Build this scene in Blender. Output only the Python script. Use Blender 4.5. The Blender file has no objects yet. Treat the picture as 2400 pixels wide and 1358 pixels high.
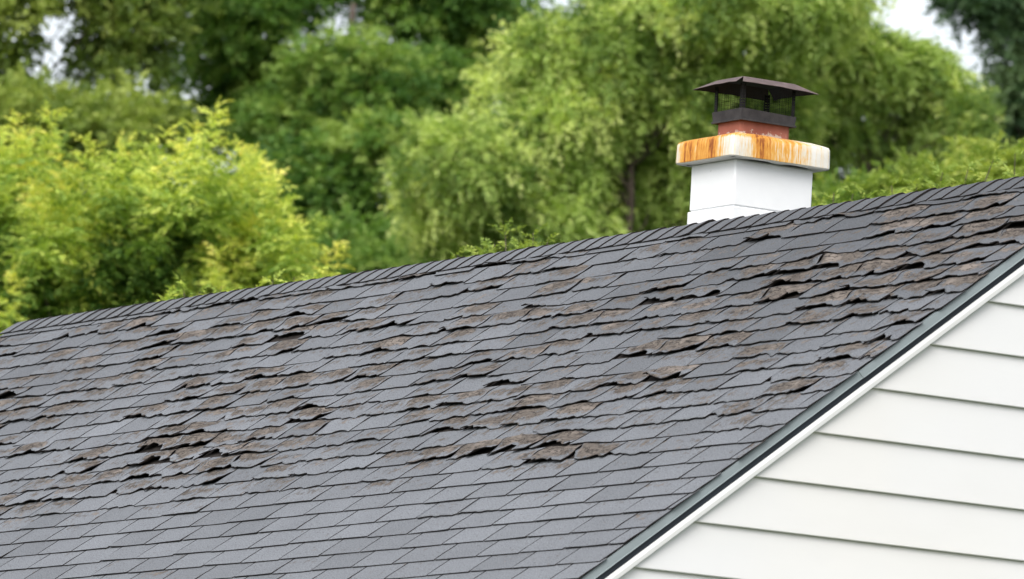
import bpy, math, random
import numpy as np
from mathutils import Matrix, Vector

# ------------------------------------------------------------------ camera
Z0 = 6.2                                    # height of the ridge above the ground
PIT = 0.642155                              # roof pitch (rad)
CP, SP = math.cos(PIT), math.sin(PIT)
F_PX = 18402.4                              # focal length in pixels of the 2400 px wide photograph
CAM = np.array([33.499, -18.967, -4.590 + Z0])
RIGHT = np.array([0.5500, 0.8334, 0.0542])
UP = np.array([0.0756, -0.1143, 0.9906])
FWD = np.array([-0.8318, 0.5407, 0.1259])

scene = bpy.context.scene
col = scene.collection
cd = bpy.data.cameras.new('camera')
cam = bpy.data.objects.new('camera', cd)
col.objects.link(cam)
cam.matrix_world = Matrix(((RIGHT[0], UP[0], -FWD[0], CAM[0]), (RIGHT[1], UP[1], -FWD[1], CAM[1]),
                           (RIGHT[2], UP[2], -FWD[2], CAM[2]), (0, 0, 0, 1))).normalized()
cam.matrix_world = Matrix.LocRotScale(Vector(CAM), cam.matrix_world.to_quaternion(), None)
cd.sensor_width = 36
cd.sensor_fit = 'HORIZONTAL'
cd.lens = F_PX / 2400 * 36
cd.clip_end = 3000
cd.clip_start = 0.5
cd.dof.use_dof = True
cd.dof.focus_distance = 33.9
cd.dof.aperture_fstop = 7.1
scene.camera = cam

# ------------------------------------------------------------------ world, sun, exposure
SUN_EL, SUN_AZ = math.radians(44), math.radians(-50)      # azimuth of the sun seen from the house (x axis = 0)
world = bpy.data.worlds.new('World')
scene.world = world
world.use_nodes = True
wt = world.node_tree
wt.nodes.clear()
sky = wt.nodes.new('ShaderNodeTexSky')
sky.sky_type = 'NISHITA'
sky.sun_disc = False
sky.sun_elevation = SUN_EL
sky.sun_rotation = math.pi / 2 - SUN_AZ
sky.air_density = 1.0
sky.dust_density = 3.0
sky.ozone_density = 1.0
hsv = wt.nodes.new('ShaderNodeHueSaturation')              # thin bright overcast: the blue mostly washed out
hsv.inputs['Saturation'].default_value = 0.30
bg = wt.nodes.new('ShaderNodeBackground')
bg.inputs['Strength'].default_value = 0.15
wo = wt.nodes.new('ShaderNodeOutputWorld')
wt.links.new(sky.outputs[0], hsv.inputs['Color'])
wt.links.new(hsv.outputs[0], bg.inputs['Color'])
wt.links.new(bg.outputs[0], wo.inputs['Surface'])

sd = bpy.data.lights.new('sun', 'SUN')
sun = bpy.data.objects.new('sun', sd)
col.objects.link(sun)
sd.energy = 1.2
sd.angle = math.radians(40)
sd.color = (1.0, 0.97, 0.92)
sdir = Vector((math.cos(SUN_EL) * math.cos(SUN_AZ), math.cos(SUN_EL) * math.sin(SUN_AZ), math.sin(SUN_EL)))
sun.rotation_euler = sdir.to_track_quat('Z', 'Y').to_euler()

scene.view_settings.view_transform = 'Standard'
scene.view_settings.look = 'None'
scene.view_settings.exposure = 0.78
scene.view_settings.gamma = 1.0
scene.view_settings.use_curve_mapping = False

rng = np.random.default_rng(7)
random.seed(7)


# ------------------------------------------------------------------ helpers
def project(P):
    q = np.atleast_2d(P) - CAM
    z = q @ FWD
    return np.c_[1200 + F_PX * (q @ RIGHT) / z, 679 - F_PX * (q @ UP) / z]


def at(px, py, depth):
    """point seen at a photograph pixel, at a distance along the view axis"""
    return CAM + depth * (FWD + RIGHT * (px - 1200) / F_PX - UP * (py - 679) / F_PX)


def tag(o, label=None, cat=None, group=None, kind=None):
    for k, v in (('label', label), ('category', cat), ('group', group), ('kind', kind)):
        if v:
            o[k] = v
    return o


def empty(name, loc=(0, 0, 0)):
    o = bpy.data.objects.new(name, None)
    o.location = loc
    o.empty_display_size = 0.2
    col.objects.link(o)
    return o


def link(name, me, parent=None):
    o = bpy.data.objects.new(name, me)
    col.objects.link(o)
    if parent is not None:
        o.parent = parent
        o.matrix_parent_inverse = Matrix.Identity(4)
    return o


def mesh(name, V, Fc, mats, midx=None, uv=None, attrs=None, smooth=False):
    me = bpy.data.meshes.new(name)
    me.from_pydata([tuple(map(float, v)) for v in V], [], [tuple(int(i) for i in f) for f in Fc])
    for m in mats:
        me.materials.append(m)
    if midx is not None:
        me.polygons.foreach_set('material_index', np.asarray(midx, dtype=np.int32))
    if uv is not None:
        ul = me.uv_layers.new(name='UVMap')
        vi = np.empty(len(me.loops), dtype=np.int32)
        me.loops.foreach_get('vertex_index', vi)
        ul.data.foreach_set('uv', np.asarray(uv, dtype=np.float32)[vi].ravel())
    for k, a in (attrs or {}).items():
        at_ = me.attributes.new(k, 'FLOAT', 'POINT')
        at_.data.foreach_set('value', np.asarray(a, dtype=np.float32))
    if smooth:
        me.polygons.foreach_set('use_smooth', np.ones(len(me.polygons), dtype=bool))
    me.update()
    return me


def box_vf(x0, x1, y0, y1, z0, z1):
    V = [(x, y, z) for z in (z0, z1) for y in (y0, y1) for x in (x0, x1)]
    Fc = [(0, 2, 3, 1), (4, 5, 7, 6), (0, 1, 5, 4), (2, 6, 7, 3), (0, 4, 6, 2), (1, 3, 7, 5)]
    return V, Fc


def join_vf(parts):
    V, Fc = [], []
    for v, f in parts:
        n = len(V)
        V += list(v)
        Fc += [tuple(i + n for i in q) for q in f]
    return V, Fc


class NT:
    """small node-tree writer"""
    def __init__(self, name):
        self.m = bpy.data.materials.new(name)
        self.m.use_nodes = True
        self.t = self.m.node_tree
        self.t.nodes.clear()
        self.out = self.t.nodes.new('ShaderNodeOutputMaterial')

    def n(self, typ, **kw):
        nd = self.t.nodes.new('ShaderNode' + typ)
        ins = kw.pop('ins', {})
        for k, v in kw.items():
            setattr(nd, k, v)
        for k, v in ins.items():
            if isinstance(v, bpy.types.NodeSocket):
                self.t.links.new(v, nd.inputs[k])
            else:
                nd.inputs[k].default_value = v
        return nd

    def math(self, op, a, b=0.0, c=0.0, clamp=False):
        nd = self.n('Math', operation=op, use_clamp=clamp, ins={0: a, 1: b, 2: c})
        return nd.outputs[0]

    def ramp(self, fac, stops, interp='LINEAR'):
        nd = self.n('ValToRGB', ins={0: fac})
        cr = nd.color_ramp
        cr.interpolation = interp
        while len(cr.elements) > 1:
            cr.elements.remove(cr.elements[0])
        for i, (p, c) in enumerate(stops):
            e = cr.elements[0] if i == 0 else cr.elements.new(p)
            e.position = p
            c = (c, c, c) if not hasattr(c, '__len__') else c
            e.color = (*c, 1)
        return nd.outputs[0]

    def noise(self, vec, scale, detail=2.0, rough=0.5, dim='3D'):
        nd = self.n('TexNoise', noise_dimensions=dim, ins={'Vector': vec, 'Scale': scale, 'Detail': detail, 'Roughness': rough})
        return nd.outputs[0]

    def mapping(self, vec, scale):
        return self.n('Mapping', ins={'Vector': vec, 'Scale': scale}).outputs[0]

    def mix(self, fac, a, b):
        nd = self.n('Mix', data_type='RGBA')
        for i, v in ((0, fac), (6, a), (7, b)):
            if isinstance(v, bpy.types.NodeSocket):
                self.t.links.new(v, nd.inputs[i])
            else:
                nd.inputs[i].default_value = (*v, 1) if hasattr(v, '__len__') and len(v) == 3 else v
        return nd.outputs[2]

    def mul(self, colr, fac):
        nd = self.n('VectorMath', operation='MULTIPLY', ins={0: colr})
        self.t.links.new(fac, nd.inputs[1])
        return nd.outputs[0]

    def attr(self, name):
        return self.n('Attribute', attribute_name=name).outputs['Fac']

    def pos(self):
        return self.n('NewGeometry').outputs['Position']

    def uv(self):
        return self.n('UVMap', uv_map='UVMap').outputs[0]

    def principled(self, color, rough=0.8, spec=0.3, metallic=0.0, bump=None, bump_d=0.002, bump_s=0.5):
        p = self.n('BsdfPrincipled')
        for k, v in (('Base Color', color), ('Roughness', rough), ('Specular IOR Level', spec), ('Metallic', metallic)):
            if isinstance(v, bpy.types.NodeSocket):
                self.t.links.new(v, p.inputs[k])
            else:
                p.inputs[k].default_value = (*v, 1) if hasattr(v, '__len__') and len(v) == 3 else v
        if bump is not None:
            b = self.n('Bump', ins={'Height': bump, 'Distance': bump_d, 'Strength': bump_s})
            self.t.links.new(b.outputs[0], p.inputs['Normal'])
        self.t.links.new(p.outputs[0], self.out.inputs['Surface'])
        return p


def mat_simple(name, colr, rough=0.8, spec=0.3, var=0.15, scale=8.0, metallic=0.0):
    t = NT(name)
    f = t.noise(t.pos(), scale, 4.0, 0.6)
    v = t.ramp(f, [(0.3, 1 - var), (0.7, 1 + var)])
    c = t.mul(t.n('RGB').outputs[0], v)
    t.t.nodes['RGB'].outputs[0].default_value = (*colr, 1)
    t.principled(c, rough, spec, metallic)
    return t.m


# ------------------------------------------------------------------ materials
def mat_shingle():
    t = NT('asphalt_shingle_granules')
    uv = t.uv()
    wear, tint = t.attr('wear'), t.attr('tint')
    # granules: blue-grey with light and dark grains
    g1 = t.noise(uv, 170.0, 3.0, 0.8)
    g2 = t.noise(uv, 130.0, 3.0, 0.75)
    grey = t.ramp(g1, [(0.26, (0.070, 0.076, 0.086)), (0.5, (0.178, 0.189, 0.208)), (0.74, (0.290, 0.303, 0.323))])
    grey = t.mul(grey, t.ramp(g2, [(0.22, 0.70), (0.5, 1.0), (0.78, 1.30)]))
    blot = t.ramp(t.noise(uv, 3.1, 5.0, 0.65), [(0.25, 0.92), (0.75, 1.07)])
    grey = t.mul(grey, blot)
    grey = t.mul(grey, t.math('MULTIPLY_ADD', tint, 0.30, 0.76))
    grey = t.mul(grey, t.math('MULTIPLY_ADD', t.attr('painted_dark'), -0.42, 1.0))  # broad roof darkening painted into the granule colour
    # dark pits where single granules have gone
    pit = t.ramp(t.noise(t.mapping(uv, (1, 1.6, 1)), 62.0, 2.0, 0.6), [(0.625, 0.0), (0.67, 1.0)])
    grey = t.mix(t.math('MULTIPLY', pit, 0.7), grey, (0.055, 0.050, 0.050))
    # bald patches: streaky brown felt showing through
    st = t.noise(t.mapping(uv, (1.45, 0.95, 1)), 20.0, 6.0, 0.68)
    st2 = t.noise(t.mapping(uv, (1.6, 0.75, 1)), 62.0, 4.0, 0.65)
    m = t.math('ADD', t.math('MULTIPLY', st, 1.0), t.math('MULTIPLY', st2, 0.42))
    m = t.math('ADD', m, t.math('MULTIPLY', wear, 0.60))
    mask = t.ramp(m, [(0.905, 0.0), (0.925, 0.9), (0.97, 1.0)])
    br = t.ramp(t.noise(uv, 55.0, 4.0, 0.65), [(0.25, (0.062, 0.053, 0.047)), (0.5, (0.112, 0.096, 0.084)), (0.75, (0.175, 0.150, 0.130))])
    c = t.mix(mask, grey, br)
    c = t.mix(t.math('MULTIPLY', mask, t.ramp(t.noise(uv, 6.5, 3.0, 0.6), [(0.50, 0.0), (0.66, 0.55)])), c, (0.270, 0.232, 0.205))
    # thin dark rim round each bald patch
    rim = t.ramp(m, [(0.885, 0.0), (0.903, 0.45), (0.922, 0.0)])
    c = t.mix(rim, c, (0.05, 0.042, 0.038))
    # cracks and splits through the bald felt, running mostly along the course
    ck = t.noise(t.mapping(uv, (0.62, 1.9, 1)), 15.0, 4.0, 0.6)
    ck = t.math('ABSOLUTE', t.math('SUBTRACT', ck, 0.5))
    ck = t.ramp(ck, [(0.010, 1.0), (0.022, 0.0)])
    ck = t.math('MULTIPLY', ck, t.ramp(t.math('ADD', wear, t.math('MULTIPLY', st2, 0.5)), [(0.52, 0.0), (0.68, 1.0)]))
    c = t.mix(t.math('MULTIPLY', ck, 0.85), c, (0.022, 0.019, 0.018))
    h = t.math('SUBTRACT', t.math('MULTIPLY', g2, 0.6), t.math('ADD', t.math('MULTIPLY', mask, 0.8), t.math('MULTIPLY', ck, 1.5)))
    t.principled(c, 0.92, 0.18, bump=h, bump_d=0.0022, bump_s=0.6)
    return t.m


M_SHINGLE = mat_shingle()
M_EDGE = mat_simple('asphalt_cut_edge', (0.022, 0.018, 0.017), 0.9, 0.2, 0.3, 60)
M_UNDER = mat_simple('asphalt_felt_underside', (0.060, 0.049, 0.041), 0.9, 0.2, 0.3, 40)
M_DECK = mat_simple('old_felt_deck', (0.030, 0.026, 0.024), 0.95, 0.1, 0.3, 20)


def mat_siding():
    t = NT('white_vinyl_siding')
    p = t.pos()
    a = t.ramp(t.noise(t.mapping(p, (1, 0.6, 1.5)), 2.2, 5.0, 0.6), [(0.25, 0.965), (0.75, 1.015)])
    c = t.mul(t.ramp(t.noise(p, 1.1, 2.0), [(0.35, (0.698, 0.690, 0.680)), (0.65, (0.690, 0.690, 0.698))]), a)
    specks = t.ramp(t.noise(t.mapping(p, (1, 1, 0.4)), 26.0, 2.0, 0.5), [(0.78, 0.0), (0.80, 1.0)])
    c = t.mix(t.math('MULTIPLY', specks, 0.25), c, (0.45, 0.42, 0.38))
    t.principled(c, 0.42, 0.35, bump=t.noise(t.mapping(p, (1, 0.25, 3)), 30.0, 3.0), bump_d=0.0006, bump_s=0.25)
    return t.m


M_SIDING = mat_siding()
M_WHITE = mat_simple('white_trim_paint', (0.82, 0.82, 0.825), 0.4, 0.35, 0.025, 3)
M_DRIP = mat_simple('grey_green_drip_edge', (0.180, 0.212, 0.222), 0.5, 0.4, 0.10, 5)
M_DARK = mat_simple('dark_navy_fascia', (0.020, 0.025, 0.034), 0.5, 0.3, 0.2, 4)


def mat_block():
    t = NT('white_painted_block')
    p = t.pos()
    a = t.ramp(t.noise(p, 6.0, 5.0, 0.6), [(0.25, 0.955), (0.75, 1.02)])
    c = t.mul(t.ramp(t.noise(t.mapping(p, (1, 1, 0.35)), 5.0, 3.0), [(0.3, (0.760, 0.772, 0.790)), (0.7, (0.785, 0.793, 0.806))]), a)
    spk = t.ramp(t.noise(p, 34.0, 2.0, 0.5), [(0.745, 0.0), (0.77, 1.0)])
    c = t.mix(t.math('MULTIPLY', spk, 0.35), c, (0.42, 0.41, 0.40))
    t.principled(c, 0.7, 0.25, bump=t.noise(p, 90.0, 4.0, 0.7), bump_d=0.001, bump_s=0.4)
    return t.m


M_BLOCK = mat_block()


def mat_crown():
    """painted concrete with rust run down from the cap: UV u = metres round the slab, v = height"""
    t = NT('rust_streaked_concrete')
    uv = t.uv()
    sep = t.n('SeparateXYZ', ins={0: uv})
    u, v = sep.outputs[0], sep.outputs[1]
    rust_amt = t.attr('rust')
    s1 = t.noise(t.mapping(uv, (1.0, 0.055, 1)), 62.0, 4.0, 0.72)
    s2 = t.noise(t.mapping(uv, (1.0, 0.12, 1)), 190.0, 2.0, 0.6)
    s3 = t.noise(t.mapping(uv, (1.0, 0.5, 1)), 22.0, 4.0, 0.6)
    m = t.math('ADD', t.math('MULTIPLY', s1, 0.80), t.math('MULTIPLY', s2, 0.40))
    m = t.math('ADD', m, t.math('MULTIPLY', s3, 0.22))
    m = t.math('ADD', m, t.math('MULTIPLY_ADD', rust_amt, 0.52, -0.18))
    white = t.ramp(t.noise(uv, 14.0, 5.0, 0.65), [(0.3, (0.610, 0.585, 0.530)), (0.7, (0.740, 0.722, 0.680))])
    rust = t.ramp(m, [(0.66, (0.68, 0.52, 0.28)), (0.79, (0.68, 0.37, 0.085)), (0.93, (0.57, 0.235, 0.040)), (1.06, (0.38, 0.130, 0.030)), (1.2, (0.26, 0.08, 0.022))])
    mask = t.ramp(m, [(0.54, 0.0), (0.66, .45), (0.80, 1.0)])
    c = t.mix(mask, white, rust)
    pit = t.ramp(t.noise(uv, 60.0, 3.0, 0.6), [(0.70, 0.0), (0.735, 1.0)])
    c = t.mix(t.math('MULTIPLY', pit, 0.55), c, (0.16, 0.11, 0.08))
    t.principled(c, 0.75, 0.25, bump=t.noise(t.pos(), 70.0, 4.0, 0.7), bump_d=0.0015, bump_s=0.5)
    return t.m


M_CROWN = mat_crown()


def mat_flue():
    t = NT('terracotta_flue')
    p = t.pos()
    c = t.ramp(t.noise(p, 9.0, 5.0, 0.65), [(0.3, (0.205, 0.072, 0.052)), (0.7, (0.290, 0.106, 0.077))])
    z = t.n('SeparateXYZ', ins={0: p}).outputs[2]
    low = t.math('MULTIPLY_ADD', z, -14.0, 14.0 * (Z0 + 0.457))          # splashed mortar low on the tile
    sp = t.math('ADD', t.math('MULTIPLY', low, 0.5), t.noise(p, 26.0, 4.0, 0.7))
    mort = t.ramp(sp, [(0.72, 0.0), (0.80, 1.0)])
    c = t.mix(t.math('MULTIPLY', mort, 0.75), c, (0.47, 0.42, 0.37))
    soot = t.ramp(t.noise(t.mapping(p, (1, 1, 1.3)), 24.0, 4.0, 0.7), [(0.665, 0.0), (0.70, 1.0)])
    c = t.mix(t.math('MULTIPLY', soot, 0.8), c, (0.03, 0.025, 0.025))
    t.principled(c, 0.8, 0.2, bump=t.noise(p, 60.0, 4.0, 0.7), bump_d=0.002, bump_s=0.4)
    return t.m


M_FLUE = mat_flue()


def mat_capmetal(name, a, b, rough=0.62):
    t = NT(name)
    p = t.pos()
    c = t.ramp(t.noise(p, 22.0, 6.0, 0.7), [(0.3, a), (0.72, b)])
    t.principled(c, rough, 0.4, 0.35, bump=t.noise(p, 80.0, 3.0), bump_d=0.001, bump_s=0.3)
    return t.m


M_LID = mat_capmetal('brown_weathered_steel', (0.105, 0.076, 0.070), (0.205, 0.150, 0.142))
M_CAPDARK = mat_capmetal('sooty_steel', (0.006, 0.005, 0.005), (0.017, 0.014, 0.014))
M_BASE = mat_capmetal('grey_sooty_steel', (0.030, 0.028, 0.030), (0.075, 0.068, 0.070))


def mat_leaf(name, stops, trans=0.35, rough=0.55):
    t = NT(name)
    c = t.ramp(t.attr('tint'), stops)
    p = t.n('BsdfPrincipled', ins={'Base Color': c, 'Roughness': rough, 'Specular IOR Level': 0.3})
    tr = t.n('BsdfTranslucent')
    t.t.links.new(t.mul(c, t.n('CombineXYZ', ins={0: 1.15, 1: 1.2, 2: 0.6}).outputs[0]), tr.inputs['Color'])
    ms = t.n('MixShader', ins={0: trans})
    t.t.links.new(p.outputs[0], ms.inputs[1])
    t.t.links.new(tr.outputs[0], ms.inputs[2])
    t.t.links.new(ms.outputs[0], t.out.inputs['Surface'])
    return t.m


def mat_bark():
    t = NT('grey_brown_bark')
    p = t.pos()
    f = t.noise(t.mapping(p, (1, 1, 0.2)), 14.0, 5.0, 0.7)
    t.principled(t.ramp(f, [(0.3, (0.045, 0.034, 0.027)), (0.7, (0.115, 0.090, 0.072))]), 0.9, 0.15, bump=f, bump_d=0.02)
    return t.m


def mat_ground():
    t = NT('lawn')
    p = t.pos()
    c = t.ramp(t.noise(p, 0.6, 6.0, 0.65), [(0.3, (0.035, 0.060, 0.016)), (0.7, (0.070, 0.098, 0.030))])
    c = t.mul(c, t.ramp(t.noise(p, 40.0, 3.0, 0.7), [(0.2, 0.65), (0.8, 1.3)]))
    t.principled(c, 0.95, 0.1, bump=t.noise(p, 60.0, 3.0), bump_d=0.03)
    return t.m


# ------------------------------------------------------------------ ground
G = 900.0
tag(link('ground', mesh('ground', [(-G, -G, 0), (G, -G, 0), (G, G, 0), (-G, G, 0)], [(0, 1, 2, 3)], [mat_ground()])), kind='structure')

# ------------------------------------------------------------------ house: frame of reference
# x along the ridge (0 = left end of the cap joints), s = metres down the front slope, h = metres off the roof plane
XL, XR = -0.085, 8.860
S_END = 4.95
EXPO, TAB, S_FIRST = 0.127, 0.305, 0.1692
house = tag(empty('house', (4.4, 0, 0)),
            'white sided house with badly curled grey shingle roof and rust stained white chimney', 'house')
house.location = (0, 0, 0)


def roof(x, s, h=0.0):
    x, s, h = np.broadcast_arrays(np.asarray(x, float), np.asarray(s, float), np.asarray(h, float))
    return np.stack([x, -s * CP - h * SP, Z0 - s * SP + h * CP], -1)


def roof_inv(px, py):
    d = FWD + RIGHT * (px - 1200) / F_PX - UP * (py - 679) / F_PX
    n = np.array([0, -SP, CP])
    t = -(n @ (CAM - np.array([0, 0, Z0]))) / (n @ d)
    P = CAM + t * d
    return P[0], -P[1] / CP


def slab_on_roof(x0, x1, s0, s1, h0, h1):
    V = [roof(x, s, h) for h in (h0, h1) for s in (s0, s1) for x in (x0, x1)]
    Fc = [(0, 1, 3, 2), (4, 6, 7, 5), (0, 4, 5, 1), (2, 3, 7, 6), (0, 2, 6, 4), (1, 5, 7, 3)]
    return V, Fc


front_roof = link('front_roof', mesh('front_roof', *slab_on_roof(XL + 0.012, XR - 0.045, 0.012, S_END, -0.030, -0.0045), [M_DECK]), house)
Vb, Fb = slab_on_roof(XL + 0.01, XR - 0.01, 0.012, S_END, -0.030, 0.006)
Vb = [(v[0], -v[1], v[2]) for v in Vb]
nb = len(Vb)
uvb = [(v[0], v[1]) for v in Vb]
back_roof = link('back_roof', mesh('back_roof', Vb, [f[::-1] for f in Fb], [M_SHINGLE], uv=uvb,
                                   attrs={'wear': [0.1] * nb, 'tint': [0.5] * nb, 'painted_dark': [0.3] * nb}), house)

# ------------------------------------------------------------------ shingles
# where the photograph shows curled, torn or bald tabs: pixel x, pixel y, how bad (1 = worst)
HOT = [
    (740, 700, .6), (590, 748, .45), (640, 770, .55), (755, 752, .75), (1020, 702, .5), (1130, 775, .95), (1085, 785, .8),
    (905, 820, .9), (845, 812, .8), (985, 850, .75), (930, 855, .8), (1040, 845, .45), (700, 832, .75), (740, 825, .7),
    (845, 878, .65), (790, 888, .6), (1150, 870, .55), (1110, 850, .55), (1250, 770, .45), (1350, 760, .55), (1400, 755, .6),
    (1300, 800, .4), (1375, 840, .5), (1330, 815, .5), (1280, 830, .45), (1545, 882, 1.), (1500, 885, .6), (1590, 875, .7),
    (1535, 822, .9), (1600, 815, .8), (1680, 803, .85), (1810, 552, .95), (1780, 565, .7), (1610, 578, .55), (1540, 585, .6),
    (1690, 618, .8), (1655, 625, .6), (1900, 632, .95), (1945, 632, .9), (1760, 652, .7), (1790, 668, .6), (2030, 640, .8),
    (1990, 645, .7), (1780, 710, .8), (1860, 712, .9), (1910, 706, 1.), (1960, 706, 1.), (2020, 702, 1.), (2070, 695, 1.),
    (2130, 685, 1.), (2180, 688, .95), (2215, 680, .9), (2195, 612, 1.), (2240, 605, .95), (2160, 585, .9), (2210, 578, .95),
    (2300, 595, .95), (2330, 575, .9), (2080, 565, .75), (2120, 540, .85), (2100, 505, .9), (2140, 500, .9), (2220, 485, .95),
    (2290, 480, .95), (2340, 470, .9), (2380, 460, .7), (2230, 525, .7), (2340, 505, .8), (2180, 530, .75), (2250, 545, .7),
    (2330, 535, .75), (2370, 530, .7), (2140, 625, .75), (2110, 660, .8), (2200, 640, .8), (2250, 640, .6), (1990, 545, .45),
    (2000, 600, .4), (1920, 600, .35), (2060, 610, .5), (1345, 965, .95), (1385, 958, .9), (1290, 962, .85), (1200, 985, .9),
    (1160, 990, .6), (1390, 930, .45), (1190, 1050, .95), (1125, 1055, .9), (1230, 1045, .95), (1330, 1030, .95), (1280, 1050, .8),
    (1330, 1075, .85), (1250, 1075, .6), (1060, 1075, .55), (1020, 1070, .6), (500, 945, .75), (490, 1000, .9), (440, 1012, .8),
    (400, 1010, .95), (300, 1052, .9), (260, 1058, .7), (350, 1050, .95), (385, 1050, 1.), (430, 1055, 1.), (380, 1090, 1.),
    (345, 1095, .8), (290, 1080, .7), (440, 1112, .9), (500, 1105, .85), (550, 1085, .85), (490, 1050, .7), (570, 1060, .6),
    (750, 1090, .8), (640, 1110, .45), (60, 1105, .9), (20, 1110, .9), (105, 1100, .8), (20, 1165, .5), (60, 1060, .65), (90, 1055, .6),
    (120, 975, .6), (150, 970, .55), (310, 890, .65), (270, 895, .5), (190, 885, .45), (120, 830, .4), (250, 1118, .65), (180, 1160, .5),
    (130, 1185, .6), (1860, 905, .7), (1820, 910, .6), (1900, 900, .5), (1810, 972, .6), (1570, 955, .65), (1940, 870, .55),
    (1950, 840, .5), (1920, 870, .4), (620, 1015, .9), (660, 1008, .9), (700, 992, .8), (740, 1005, .9), (800, 985, .6), (880, 950, .85),
    (840, 955, .9), (960, 945, .85), (1010, 943, .85), (640, 965, .6), (690, 900, .6), (620, 905, .7), (590, 885, .7), (560, 910, .6),
    (530, 905, .5), (820, 960, .8), (850, 918, .6), (480, 860, .55), (440, 865, .6), (580, 855, .45), (545, 870, .5), (1000, 985, .7),
    (960, 1010, .5), (1050, 1010, .55), (1100, 960, .5), (1170, 935, .55), (1100, 940, .65), (1160, 945, .6), (1240, 945, .7),
    (1230, 960, .7), (1300, 910, .6), (1220, 920, .5), (1270, 1000, .4), (1460, 930, .4), (1470, 700, .3), (1420, 705, .45), (1400, 680, .4),
    (290, 795, .5), (200, 800, .35), (100, 815, .4), (140, 835, .45), (510, 790, .5), (480, 795, .5), (640, 725, .45), (1260, 640, .7),
    (1170, 655, .6), (1150, 665, .55), (1070, 700, .5), (1850, 760, .4), (1770, 780, .5), (1800, 800, .45), (1250, 1170, .3), (1110, 1185, .5),
    (1230, 1210, .25), (50, 1210, .4), (210, 1235, .3), (350, 1240, .3), (250, 1040, .3), (760, 930, .4), (700, 860, .6), (770, 850, .6),
    (980, 1085, .4), (1870, 590, .3), (1720, 740, .5), (1590, 740, .5), (1530, 735, .5), (1650, 720, .5), (1700, 760, .45), (1080, 870, .5),
]
hot = np.array([(*roof_inv(x, y), w) for x, y, w in HOT])


def severity(x, s):
    d = ((hot[:, 0] - x) / 0.21) ** 2 + ((hot[:, 1] - (s - 0.05)) / 0.062) ** 2
    return float((hot[:, 2] * np.exp(-d)).max())


def severity_v(x, s):
    x = np.atleast_1d(x)
    d = ((hot[:, 0][None] - x[:, None]) / 0.17) ** 2 + ((hot[:, 1] - (s - 0.05))[None] / 0.058) ** 2
    return (hot[:, 2][None] * np.exp(-d)).max(1)


def vnoise(x, seed):
    """1-D value noise"""
    x = np.asarray(x, float)
    i = np.floor(x).astype(int)
    f = x - i
    f = f * f * (3 - 2 * f)

    def hsh(k):
        v = np.sin(k * 127.1 + seed * 311.7) * 43758.5453
        return v - np.floor(v)
    return hsh(i) * (1 - f) + hsh(i + 1) * f


def hump(n, x):
    """how far the covered upper part of a tab of course n has buckled up at x (it carries the butts of the course above)"""
    sv = severity_v(x, S_FIRST + (n - 1) * EXPO)
    if 2 < n < 18:
        sv = np.maximum(sv, .66 * vnoise(np.asarray(x) * 2.3, n * 3.71) * np.clip(1.25 - .035 * n - .05 * np.asarray(x), .4, 1))
    return 0.023 * np.clip((sv - .22) / .7, 0, 1) * (0.05 + 1.05 * vnoise(np.asarray(x) * 6.5, n * 7.31))


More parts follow.
